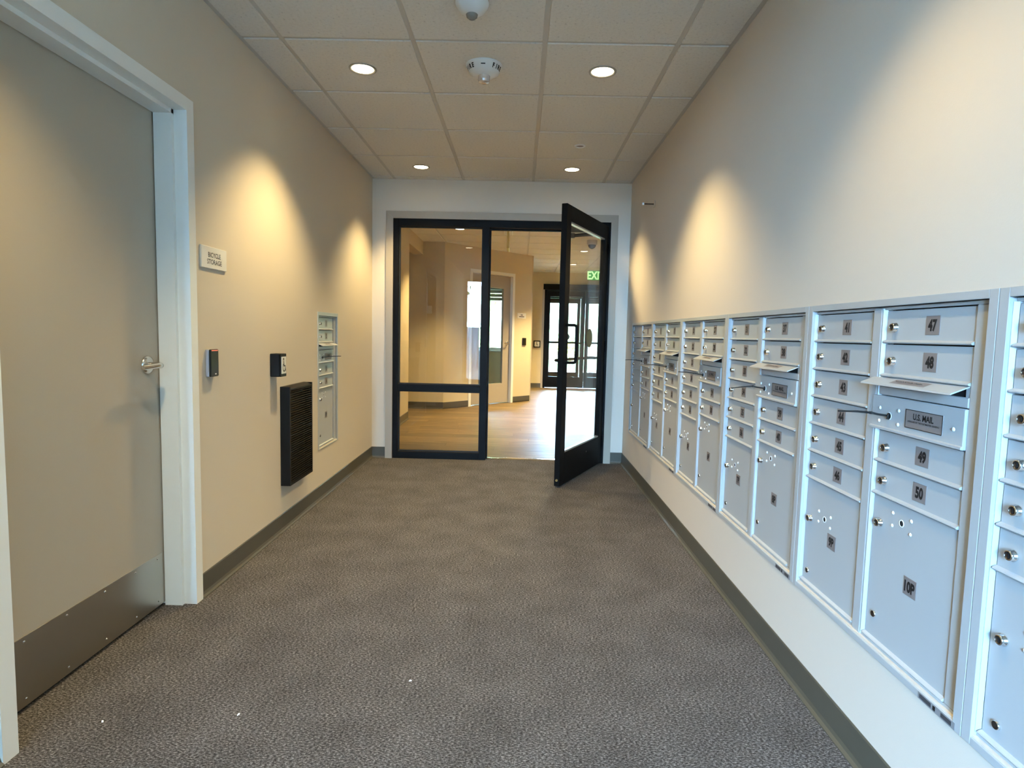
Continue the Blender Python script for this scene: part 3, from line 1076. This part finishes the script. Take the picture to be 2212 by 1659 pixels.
sn = tag(empty('ceiling_sensor', (-0.2285, 2.560, H)), 'white dome ceiling sensor at the top edge of the photo', 'sensor')
MB().lathe([(0.068, 0.0), (0.068, 0.006), (0.064, 0.016), (0.052, 0.032), (0.036, 0.043), (0.024, 0.047)], axis='-z', n=32).build('body', 'device_white', sn)
MB().lathe([(0.024, 0.047), (0.022, 0.056), (0.014, 0.063), (0.0001, 0.066)], axis='-z', n=24).build('lens', 'device_lens', sn)

fs_ = tag(empty('fire_strobe', (-0.214, 3.135, H)), 'round white fire alarm strobe with clear lens on the ceiling', 'fire alarm')
MB().lathe([(0.092, 0.0), (0.092, 0.006), (0.086, 0.010), (0.076, 0.036), (0.060, 0.044), (0.052, 0.050), (0.0001, 0.052)], axis='-z', n=40).build('body', 'device_white', fs_)
MB().lathe([(0.030, 0.050), (0.030, 0.070), (0.026, 0.080), (0.014, 0.086), (0.0001, 0.087)], axis='-z', n=18, sm=False).build('strobe_lens', 'clear_lens', fs_)
lt = MB()


def on_cone(ch, theta, size, bold=0.02):
    """letter on the sloped rim, read from below; theta = direction seen from above, -90 deg faces the camera."""
    vs, fs = text_geo(ch, size, bold, 0.8)
    r_m, z_m = 0.0815, -0.023
    sl = Vector((-0.36, -0.93))                      # going down the rim: radius shrinks, z drops
    out = []
    for v in vs:
        th = theta + v[0] / r_m
        rad = r_m - v[2] * sl.x + 0.0008
        zz = z_m - v[2] * sl.y - 0.0004
        out.append((rad * math.cos(th), rad * math.sin(th), zz))
    lt.add(out, fs, 0)


for i, ch in enumerate('FIRE'):
    on_cone(ch, math.radians(-52 + 13 * i), 0.022, 0.05)
    on_cone(ch, math.radians(-168 + 13 * i), 0.022, 0.05)
on_cone('\u2013', math.radians(-90), 0.005)
lt.build('fire_lettering', 'ink', fs_)

sp = tag(empty('sprinkler', (0.388, 4.386, H)), 'small white flush ceiling sprinkler ring near the open door', 'sprinkler')
MB().lathe([(0.040, 0.0), (0.039, 0.006), (0.031, 0.008), (0.027, 0.001)], axis='-z', n=24).build('ring', 'paper_white', sp)
MB().lathe([(0.027, 0.0012), (0.016, 0.004), (0.0001, 0.005)], axis='-z', n=20).build('cap', 'plate_grey', sp)

# paper crumbs on the carpet
for i, (x, y, lb_) in enumerate(((-0.339, 1.905, 'tiny white paper crumb on the carpet, centre of the corridor'),
                                 (-0.818, 1.704, 'tiny white paper crumb on the carpet between the other two crumbs'),
                                 (-1.193, 1.654, 'tiny white paper crumb on the carpet right below the kick plate'))):
    mb = MB()
    mb.add([(-0.005, -0.002, 0.001), (0.004, -0.003, 0.002), (0.006, 0.002, 0.003), (-0.002, 0.003, 0.001), (0.0, 0.0, 0.006)],
           [(0, 1, 4), (1, 2, 4), (2, 3, 4), (3, 0, 4), (3, 2, 1, 0)])
    tag(mb.build('paper_crumb', 'paper_white', None, (x, y, 0.0005), i * 1.1), lb_, 'crumb', 'crumbs on the carpet')

# ------------------------------------------------------------------ lobby beyond the glass
LX0, LX1 = -3.2, 2.6
LLX, LLY = -1.472, 7.93                              # lobby left wall and its end
AX0, AY0, AX1, AY1 = -1.15, 9.05, 0.193, 10.45       # angled wall

fl = struct(empty('floor', (0, D + 0.11, -0.006)))
fl.name = 'floor'
MB().box(LX0, LX1, 0.0, FY + 1.75 - D - 0.11, -0.06, -0.002).build('subfloor', 'black_gap', fl)
PWD, PLN = 0.18, 1.22
pm = MB().box(0, PLN - 0.0015, 0, PWD - 0.0015, -0.002, 0.006, 0, 0.0006).mesh('plank', 'plank_oak')
row = 0
y = 0.0
while y < FY + 1.75 - D - 0.11:
    off = random.uniform(0, PLN)
    x = -3.1 - off
    xlim0 = -1.6 if y < 2.2 else -3.1
    while x < LX1:
        if x + PLN > xlim0 and not (y > 7.6 and (x > 2.4 or x + PLN < -0.6)) and x < 2.2:
            place('plank', pm, fl, (x, y, 0))
        x += PLN
    y += PWD
    row += 1

w = MB()
w.box(LLX - 0.15, LLX, D + 0.12, LLY, 0, 2.75)                      # left pier
w.box(LLX - 0.15, LLX, LLY, AY0, 2.30, 2.75)                        # header over the side passage
w.box(LX0, LLX - 0.15, LLY, AY0, 2.36, 2.40)                        # lowered passage ceiling
w.box(LX0 - 0.1, LX0, LLY - 0.2, AY0 + 0.2, 0, 2.75)
w.box(LX0, LLX - 0.15, LLY - 0.1, LLY, 0, 2.75)
struct(w.build('wall_lobby_left', 'lobby_paint'))
w = MB()
w.box(LX0, AX0, AY0, AY0 + 0.12, 0, 2.75)
struct(w.build('wall_lobby_passage', 'lobby_paint'))
cove('baseboard_lobby', AX0 - LX0, (LX0, AY0, 0), 0, 1)
cove('baseboard_lobby', LLY - D - 0.12, (LLX, D + 0.12, 0), LEFT, 1)

# angled wall, local x along it
AL = math.hypot(AX1 - AX0, AY1 - AY0)
AA = math.atan2(AY1 - AY0, AX1 - AX0)
aw = struct(empty('wall_angled', (AX0, AY0, 0), AA))
pl_ = lambda x, y: (x - AX0) * math.cos(AA) + (y - AY0) * math.sin(AA)
fa0, fa1 = pl_(-0.824, 9.433), pl_(-0.123, 10.134)
oz1 = 2.150
q = MB()
q.box(0, fa0 + 0.03, 0, 0.13, 0, 2.75)
q.box(fa1 - 0.03, AL, 0, 0.13, 0, 2.75)
q.box(fa0 + 0.03, fa1 - 0.03, 0, 0.13, oz1 - 0.03, 2.75)
q.build('wall_panel', 'lobby_paint', aw)
q = MB()
q.prism([(0.0, 0), (-0.005, 0.02), (-0.004, 0.10), (0, 0.10)], 'x', 0, fa0)
q.prism([(0.0, 0), (-0.005, 0.02), (-0.004, 0.10), (0, 0.10)], 'x', fa1, AL)
q.build('cove_base', 'base_rubber', aw)

d3 = struct(empty('door_3', (AX0, AY0, 0), AA))
q = MB()
for x0, x1, z0, z1 in ((fa0, fa0 + 0.05, 0, oz1), (fa1 - 0.05, fa1, 0, oz1), (fa0 + 0.05, fa1 - 0.05, oz1 - 0.05, oz1)):
    q.box(x0, x1, -0.012, 0.10, z0, z1, 0, 0.001)
q.build('door_frame', 'jamb_paint', d3)
la, lb2 = fa0 + 0.052, fa1 - 0.052
va_, vb_ = la + 0.20, lb2 - 0.155
q = MB()
for x0, x1, z0, z1 in ((la, va_, 0.012, oz1 - 0.054), (vb_, lb2, 0.012, oz1 - 0.054), (va_, vb_, 0.012, 0.335), (va_, vb_, 1.895, oz1 - 0.054)):
    q.box(x0, x1, 0.045, 0.09, z0, z1)
q.build('door_leaf', 'door_paint', d3)
MB().box(va_, vb_, 0.064, 0.070, 0.335, 1.895).build('vision_pane', 'glass', d3)
q = MB()
q.tube([(lb2 - 0.06, 0.045, 1.0), (lb2 - 0.06, -0.01, 1.0), (lb2 - 0.075, -0.02, 1.0), (lb2 - 0.17, -0.018, 1.0)], 0.009, 10)
q.lathe([(0.0001, 0.008), (0.03, 0.008), (0.032, 0.0)], (lb2 - 0.06, 0.045, 1.0), '-y', 20)
q.build('lever', 'steel', d3)

q = MB()
q.box(-0.105, 0.105, -0.006, 0, -0.045, 0.045, 0, 0.001)
q.box(-0.026, 0.026, -0.0066, -0.006, 0.006, 0.020, 1)
q.box(-0.062, 0.062, -0.0066, -0.006, -0.022, -0.008, 1)
so = q.build('room_sign', ['sign_white', 'sign_ink'], None, (0.004, 10.261, 1.466), AA)
so.location = (AX0 + pl_(0.004, 10.261) * math.cos(AA), AY0 + pl_(0.004, 10.261) * math.sin(AA), 1.466)
tag(so, 'small white room sign on the angled wall in the lobby', 'sign')
kx = pl_(0.054, 10.311)
rd2 = tag(empty('card_reader', (AX0 + kx * math.cos(AA), AY0 + kx * math.sin(AA), 1.03), AA), 'small black card reader on the angled lobby wall', 'card reader')
MB().box(-0.04, 0.04, -0.012, 0, -0.062, 0.062, 0, 0.003).build('back_shell', 'black_plastic', rd2)
MB().box(-0.041, 0.041, -0.022, -0.012, -0.063, 0.063, 0, 0.004).build('face', 'reader_face', rd2)

# wall behind the angled corner, far wall with entrance and office window
w = MB()
w.box(AX1 - 0.13, AX1, AY1 - 0.02, FY, 0, 2.75)
struct(w.build('wall_lobby_side', 'lobby_paint'))
EX0, EX1, EZ1 = 0.50, 2.28, 2.16
WX0, WX1, WZ0, WZ1 = -1.5, -0.05, 0.80, 2.12
w = MB()
w.box(LX0, WX0, FY, FY + 0.15, 0, 2.75)
w.box(WX0, WX1, FY, FY + 0.15, 0, WZ0)
w.box(WX0, WX1, FY, FY + 0.15, WZ1, 2.75)
w.box(WX1, EX0, FY, FY + 0.15, 0, 2.75)
w.box(EX0, EX1, FY, FY + 0.15, EZ1, 2.75)
w.box(EX1, LX1 + 0.15, FY, FY + 0.15, 0, 2.75)
struct(w.build('wall_far', 'lobby_paint'))
cove('baseboard_lobby', EX0 - 0.04 - AX1, (AX1, FY, 0), 0, 1)
w = MB()
w.box(LX1, LX1 + 0.15, D + 0.12, FY + 1.9, 0, 2.75)
struct(w.build('wall_lobby_right', 'lobby_paint'))
w = MB()
w.box(LX0 - 0.15, LX0, AY0 + 0.12, FY + 0.15, 0, 2.75)
struct(w.build('wall_office', 'lobby_paint'))
ceiling(-1.6, LX1, D + 0.12, FY, (1.7, 0.15, 0.06, 0.15))

wn = struct(empty('window_3', ((WX0 + WX1) / 2, FY + 0.07, WZ0)))
hw_ = (WX1 - WX0) / 2
hh_ = WZ1 - WZ0
q = MB()
for x0, x1, z0, z1 in ((-hw_, -hw_ + 0.05, 0, hh_), (hw_ - 0.05, hw_, 0, hh_), (-hw_ + 0.05, hw_ - 0.05, 0, 0.05), (-hw_ + 0.05, hw_ - 0.05, hh_ - 0.05, hh_)):
    q.box(x0, x1, -0.03, 0.03, z0, z1)
q.build('window_frame', 'jamb_paint', wn)
MB().box(-hw_ + 0.05, hw_ - 0.05, -0.003, 0.003, 0.05, hh_ - 0.05).build('pane', 'glass', wn)
bs = MB().box(-hw_, hw_, -0.006, 0.006, 0, 0.06, 0, 0.002).mesh('blind_slat', 'blind')
for i in range(4):
    place('blind_slat', bs, wn, (0, -0.10, hh_ - 0.02 - 0.078 * i))
MB().box(-hw_ - 0.05, hw_ + 0.05, -0.16, -0.07, -0.03, 0.0, 0, 0.002).build('window_sill', 'jamb_paint', wn)


def storefront_doors(name, y, x0, x1, z1, with_box, kid=''):
    d = struct(empty(name, ((x0 + x1) / 2, y, 0)))
    hw = (x1 - x0) / 2
    q = MB()
    q.box(-hw, -hw + 0.05, 0, 0.11, 0, z1)
    q.box(hw - 0.05, hw, 0, 0.11, 0, z1)
    q.box(-hw + 0.05, hw - 0.05, 0, 0.11, z1 - 0.05, z1)
    q.build('door_frame', 'black_aluminium', d)
    for sgn in (-1, 1):
        a0, a1 = (-hw + 0.053, -0.004) if sgn < 0 else (0.004, hw - 0.053)
        q = MB()
        q.box(a0, a0 + 0.075, 0.03, 0.075, 0.012, z1 - 0.053)
        q.box(a1 - 0.075, a1, 0.03, 0.075, 0.012, z1 - 0.053)
        q.box(a0 + 0.075, a1 - 0.075, 0.03, 0.075, 0.012, 0.25)
        q.box(a0 + 0.075, a1 - 0.075, 0.03, 0.075, z1 - 0.17, z1 - 0.053)
        lf = q.build('door_leaf', 'black_aluminium', d)
        MB().box(a0 + 0.075, a1 - 0.075, 0.050, 0.056, 0.25, z1 - 0.17).build('pane', 'glass', lf)
        q = MB()
        q.tube([(a0 + 0.05, 0.03, 0.99), (a0 + 0.05, -0.03, 0.99), (a1 - 0.05, -0.03, 0.99), (a1 - 0.05, 0.03, 0.99)], 0.014, 8)
        q.build('push_bar', 'black_aluminium', lf)
        if kid == 'decal':
            q = MB()
            q.disc(((a0 + a1) / 2 + 0.02, 0.0492, 1.12), 0.080)
            q.build('round_decal', 'decal_dark', lf)
    if with_box:
        q = MB()
        q.box(-hw - 0.03, hw + 0.03, -0.10, -0.002, z1 - 0.03, z1 + 0.085, 0, 0.004)
        q.build('operator_box', 'black_aluminium', d)
    return d


storefront_doors('door_4', FY + 0.02, EX0, EX1, EZ1 - 0.005, True, 'decal')
q = MB()
q.box(EX0 - 0.045, EX0 - 0.001, FY - 0.012, FY, 0, EZ1 - 0.035)
struct(q.build('trim_3', 'casing_paint'))
storefront_doors('door_5', FY + 1.70, EX0 + 0.06, EX1 + 0.06, 2.10, False)
w = MB()
w.box(LX1 - 3.2, EX0 + 0.06, FY + 1.70, FY + 1.85, 0, 2.75)
w.box(EX1 + 0.06, LX1 + 0.15, FY + 1.70, FY + 1.85, 0, 2.75)
w.box(EX0 + 0.06, EX1 + 0.06, FY + 1.70, FY + 1.85, 2.10, 2.75)
w.box(-0.1, 0.05, FY + 0.15, FY + 1.70, 0, 2.75)
w.box(-0.1, LX1 + 0.15, FY + 0.15, FY + 1.85, 2.5, 2.6)
w.box(-1.5, LX1 + 1.5, FY + 1.85, FY + 4.6, 2.6, 2.75)  # overhang slab added outside the outer doors to block high sky
struct(w.build('wall_vestibule', 'lobby_paint'))

pb2 = tag(empty('push_button_box', (0.360, FY, 0.952), 0), 'small black framed push plate on the far lobby wall beside the entrance', 'door button')
MB().box(-0.075, 0.075, -0.04, 0, -0.075, 0.075, 0, 0.006).build('box', 'black_plastic', pb2)
q = MB()
q.box(-0.052, 0.052, -0.044, -0.0402, -0.052, 0.052, 0, 0.001)
q.disc((-0.008, -0.0445, 0.028), 0.010, mi=1)
q.add([(-0.014, -0.0445, 0.016), (-0.002, -0.0445, 0.016), (0.028, -0.0445, -0.034), (0.014, -0.0445, -0.034)], [(0, 1, 2, 3)], 1)
q.add([(-0.026, -0.0445, -0.036), (-0.016, -0.0445, -0.036), (-0.006, -0.0445, 0.0), (-0.014, -0.0445, 0.004)], [(0, 1, 2, 3)], 1)
q.build('push_plate', ['sign_white', 'ink'], pb2)
sw = tag(empty('light_switch', (-1.372, AY0, 1.490), 0), 'small white wall plate in the lobby passage, seen through the fixed glass', 'switch')
MB().box(-0.037, 0.037, -0.006, 0, -0.058, 0.058, 0, 0.002).build('plate', 'sign_white', sw)
MB().box(-0.008, 0.008, -0.010, -0.006, -0.016, 0.016, 0, 0.001).build('toggle', 'sign_white', sw)

# exit signs
ex = tag(empty('exit_sign', (1.500, 12.40, 2.285), 0), 'lit green exit sign over the far entrance', 'exit sign')
q = MB()
q.box(-0.16, 0.16, -0.006, 0.006, 0, 0.185, 0, 0.001)
q.text('EXIT', 0.165, (0, -0.0066, 0.093), 1, 0.03, 0.76)
q.build('panel', ['exit_panel', 'exit_letter'], ex)
MB().box(-0.17, 0.17, -0.03, 0.03, 0.187, H - 2.285, 0, 0.002).build('canopy', 'device_white', ex)
ex2 = tag(empty('exit_sign', (-0.190, 8.00, 2.25), PI / 2), 'exit sign seen edge on, hanging from the lobby ceiling past the doorway', 'exit sign')
MB().box(-0.16, 0.16, -0.016, 0.016, 0, 0.215, 0, 0.002).build('panel', 'acrylic_edge', ex2)
MB().box(-0.17, 0.17, -0.055, 0.055, 0.217, H - 2.25, 0, 0.004).build('canopy', 'device_white', ex2)

dm = tag(empty('dome_camera', (0.975, 8.62, H)), 'grey dome security camera on the lobby ceiling', 'camera')
MB().lathe([(0.074, 0.0), (0.074, 0.055), (0.066, 0.062), (0.05, 0.062)], axis='-z', n=28).build('housing', 'camera_housing', dm)
MB().lathe([(0.058, 0.060), (0.053, 0.085), (0.038, 0.105), (0.018, 0.116), (0.0001, 0.119)], axis='-z', n=24).build('dome', 'camera_dome', dm)

gl_ = 'lobby downlights'
downlight(0.980, 7.93, 'lobby downlight in front of the dome camera', LOBBY_W, gl_)
downlight(0.980, 9.73, 'lobby downlight behind the dome camera', LOBBY_W, gl_)
downlight(0.967, 11.55, 'farthest lobby downlight near the exit sign', LOBBY_W, gl_)
downlight(-0.815, 7.90, 'lobby downlight seen through the top of the fixed glass', LOBBY_W * 0.45, gl_)
sp2 = tag(empty('sprinkler', (0.985, 11.10, H)), 'small pendant sprinkler on the lobby ceiling ahead of the farthest downlight', 'sprinkler')
MB().lathe([(0.042, 0.0), (0.040, 0.005), (0.012, 0.006), (0.010, 0.030), (0.0001, 0.030)], axis='-z', n=20).build('escutcheon', 'device_white', sp2)
MB().lathe([(0.0001, 0.030), (0.008, 0.032), (0.006, 0.046), (0.022, 0.048), (0.022, 0.050), (0.0001, 0.051)], axis='-z', n=16).build('deflector', 'steel', sp2)

# ------------------------------------------------------------------ outdoors, beyond the entrance and behind the camera
MB_ = MB()
MB_.box(-260, 260, FY + 1.80, FY + 300, -0.12, -0.02)
struct(MB_.build('ground_front', 'concrete'))
MB_ = MB()
MB_.box(-260, 260, RY - 300, RY - 0.12, -0.12, -0.02)
struct(MB_.build('ground_rear', 'asphalt'))
MB_ = MB()
MB_.box(-3, 1.2, RY - 2.2, RY - 0.14, -0.019, 0.0)
struct(MB_.build('walkway', 'asphalt'))
MB_ = MB()
MB_.prism([(19.5, -0.1), (33.0, 4.2), (60.0, 5.2), (60.0, -0.1)], 'x', -40, 40)  # grass bank added and shaped to block low sky and lobby glare
struct(MB_.build('sky_screen_bank', 'lawn'))

# unseen wing added at rear right to keep daylight off the left wall
wg = tag(empty('blocking_wing', (1.35, RY - 0.2, 0)), 'brown clad wing added behind the camera to block daylight', 'building')
MB().box(0, 8, -16.0, 0, 0, 6.0).build('wall', 'siding', wg)
MB().box(-0.3, 8.3, -16.3, 0.3, 6.0, 6.2).build('roof', 'black_aluminium', wg)
nb = tag(empty('daylight_blocker', (-0.9, RY - 4.5, 0)), 'dark tall block added behind the camera to shade the left wall', 'building')  # unseen block added to cut daylight towards the left wall
MB().box(0, 1.85, -6.0, 0, 0, 7.0).build('wall', 'siding', nb)
MB().box(-0.06, 1.91, -6.06, 0.06, 7.0, 7.2).build('roof', 'black_aluminium', nb)
# roof over the whole building keeps the sun off the ceilings
MB_ = MB()
MB_.box(-3.6, 3.2, RY - 0.2, FY + 1.9, 2.75, 2.95)
struct(MB_.build('roof', 'siding'))

fn = tag(empty('metal_fence', (-4.6, RY - 6.0, 0)), 'grey ribbed metal fence across the lot behind the camera', 'fence')
fm = MB()
for i in range(3):
    fm.prism([(i * 0.2, 0), (i * 0.2 + 0.12, 0), (i * 0.2 + 0.15, 0.04), (i * 0.2 + 0.17, 0.04), (i * 0.2 + 0.2, 0), (i * 0.2 + 0.2, 0.012), (i * 0.2 + 0.18, 0.05), (i * 0.2 + 0.14, 0.05), (i * 0.2 + 0.11, 0.012), (i * 0.2, 0.012)], 'z', 0, 1.35)
fmm = fm.mesh('fence_panel', 'fence_metal')
for i in range(6):
    place('fence_panel', fmm, fn, (i * 0.6, 0, 0))


def tree(loc, hgt, spread, seed, label, group, fol=None, dens=60, leaf=0.16):
    rnd = random.Random(seed)
    t = tag(empty('tree', loc), label, 'tree', group)
    mb = MB()
    tips = []

    def grow(p, d, ln, r, depth):
        pts = [p]
        rs = [r]
        q = p
        dd = d
        for i in range(3):
            dd = (dd + Vector((rnd.uniform(-.22, .22), rnd.uniform(-.22, .22), rnd.uniform(-.05, .14)))).normalized()
            q = q + dd * ln / 3
            pts.append(q)
            rs.append(r * (1 - 0.16 * (i + 1)))
        mb.tube(pts, rs, 6, caps=False)
        if depth == 0:
            tips.append(q)
            return
        tips.append(q)
        for _ in range(3):
            nd = (dd + Vector((rnd.uniform(-1, 1), rnd.uniform(-1, 1), rnd.uniform(-0.2, 0.7))) * spread).normalized()
            grow(q, nd, ln * rnd.uniform(0.6, 0.8), r * 0.5, depth - 1)

    grow(Vector((0, 0, 0)), Vector((0, 0, 1)), hgt * 0.38, hgt * 0.026, 3)
    mb.build('trunk', 'bark', t)
    if fol:
        fb = MB()
        for _ in range(dens * 12):
            c = rnd.choice(tips) + Vector((rnd.gauss(0, .35), rnd.gauss(0, .35), rnd.gauss(0, .3)))
            e1 = Vector((rnd.uniform(-1, 1), rnd.uniform(-1, 1), rnd.uniform(-1, 1))).normalized() * leaf
            e2 = e1.cross(Vector((rnd.uniform(-1, 1), rnd.uniform(-1, 1), rnd.uniform(-1, 1)))).normalized() * leaf * 0.6
            fb.add([c - e1, c + e2, c + e1, c - e2], [(0, 1, 2, 3)])
        o = fb.build('foliage', fol, t)
        o['kind'] = 'stuff'
    return t


g1 = 'trees beyond the far entrance'
tree((2.3, 19.0, -0.05), 5.5, 0.75, 3, 'bare tree standing beyond the far entrance doors', g1)
tree((3.6, 25.0, 1.6), 7.5, 0.75, 5, 'distant bare tree to the side of the far entrance', g1)
tree((0.4, 29.0, 2.9), 6.0, 0.75, 8, 'thin bare tree with pale leaves beyond the far entrance', g1, 'foliage', 8, 0.10)
g2 = 'trees behind the camera, reflected in the glass'
tree((-3.6, RY - 9.0, -0.05), 4.2, 0.8, 11, 'leafy tree over the fence, seen reflected in the fixed glass', g2, 'foliage', 30)
tree((-7.5, RY - 15.0, -0.05), 6.5, 0.8, 12, 'yellowing tree over the fence, seen reflected in the fixed glass', g2, 'foliage_yellow', 30)
# leafy screen added outside the office window to dim the floor glare
hg = tag(empty('glare_hedge', (-2.2, 16.6, -0.02)), 'pale green leafy screen added outside the office window to dim glare', 'glare_hedge')
rh = random.Random(9)
fb = MB()
fb.box(-2.2, 2.2, -0.35, 0.35, 0.0, 2.3, 0, 0.05)
for _ in range(900):
    c = Vector((rh.uniform(-2.2, 2.2), rh.choice((-0.36, -0.36, 0.36)), rh.uniform(0.0, 2.35)))
    e1 = Vector((rh.uniform(-1, 1), rh.uniform(-1, 1), rh.uniform(-1, 1))).normalized() * 0.07
    e2 = e1.cross(Vector((0.2, 0.9, 0.4))).normalized() * 0.05
    fb.add([c - e1, c + e2, c + e1, c - e2], [(0, 1, 2, 3)])
o = fb.build('foliage', 'foliage', hg)
o['kind'] = 'stuff'
# yellow shrub by the entrance
sh = tag(empty('shrub', (1.35, 18.6, -0.02)), 'small yellow shrub outside the far entrance', 'shrub')
rnd = random.Random(4)
fb = MB()
for _ in range(260):
    c = Vector((rnd.gauss(0, .2), rnd.gauss(0, .2), abs(rnd.gauss(0.75, .22))))
    e1 = Vector((rnd.uniform(-1, 1), rnd.uniform(-1, 1), rnd.uniform(-1, 1))).normalized() * 0.06
    e2 = e1.cross(Vector((0.3, 0.5, 0.8))).normalized() * 0.04
    fb.add([c - e1, c + e2, c + e1, c - e2], [(0, 1, 2, 3)])
o = fb.build('foliage', 'foliage_yellow', sh)
o['kind'] = 'stuff'
st = MB()
for i in range(6):
    st.tube([(0, 0, 0), (rnd.uniform(-.15, .15), rnd.uniform(-.15, .15), 0.4), (rnd.uniform(-.3, .3), rnd.uniform(-.3, .3), 0.9)], [0.012, 0.008, 0.004], 5)
st.build('stem', 'bark', sh)
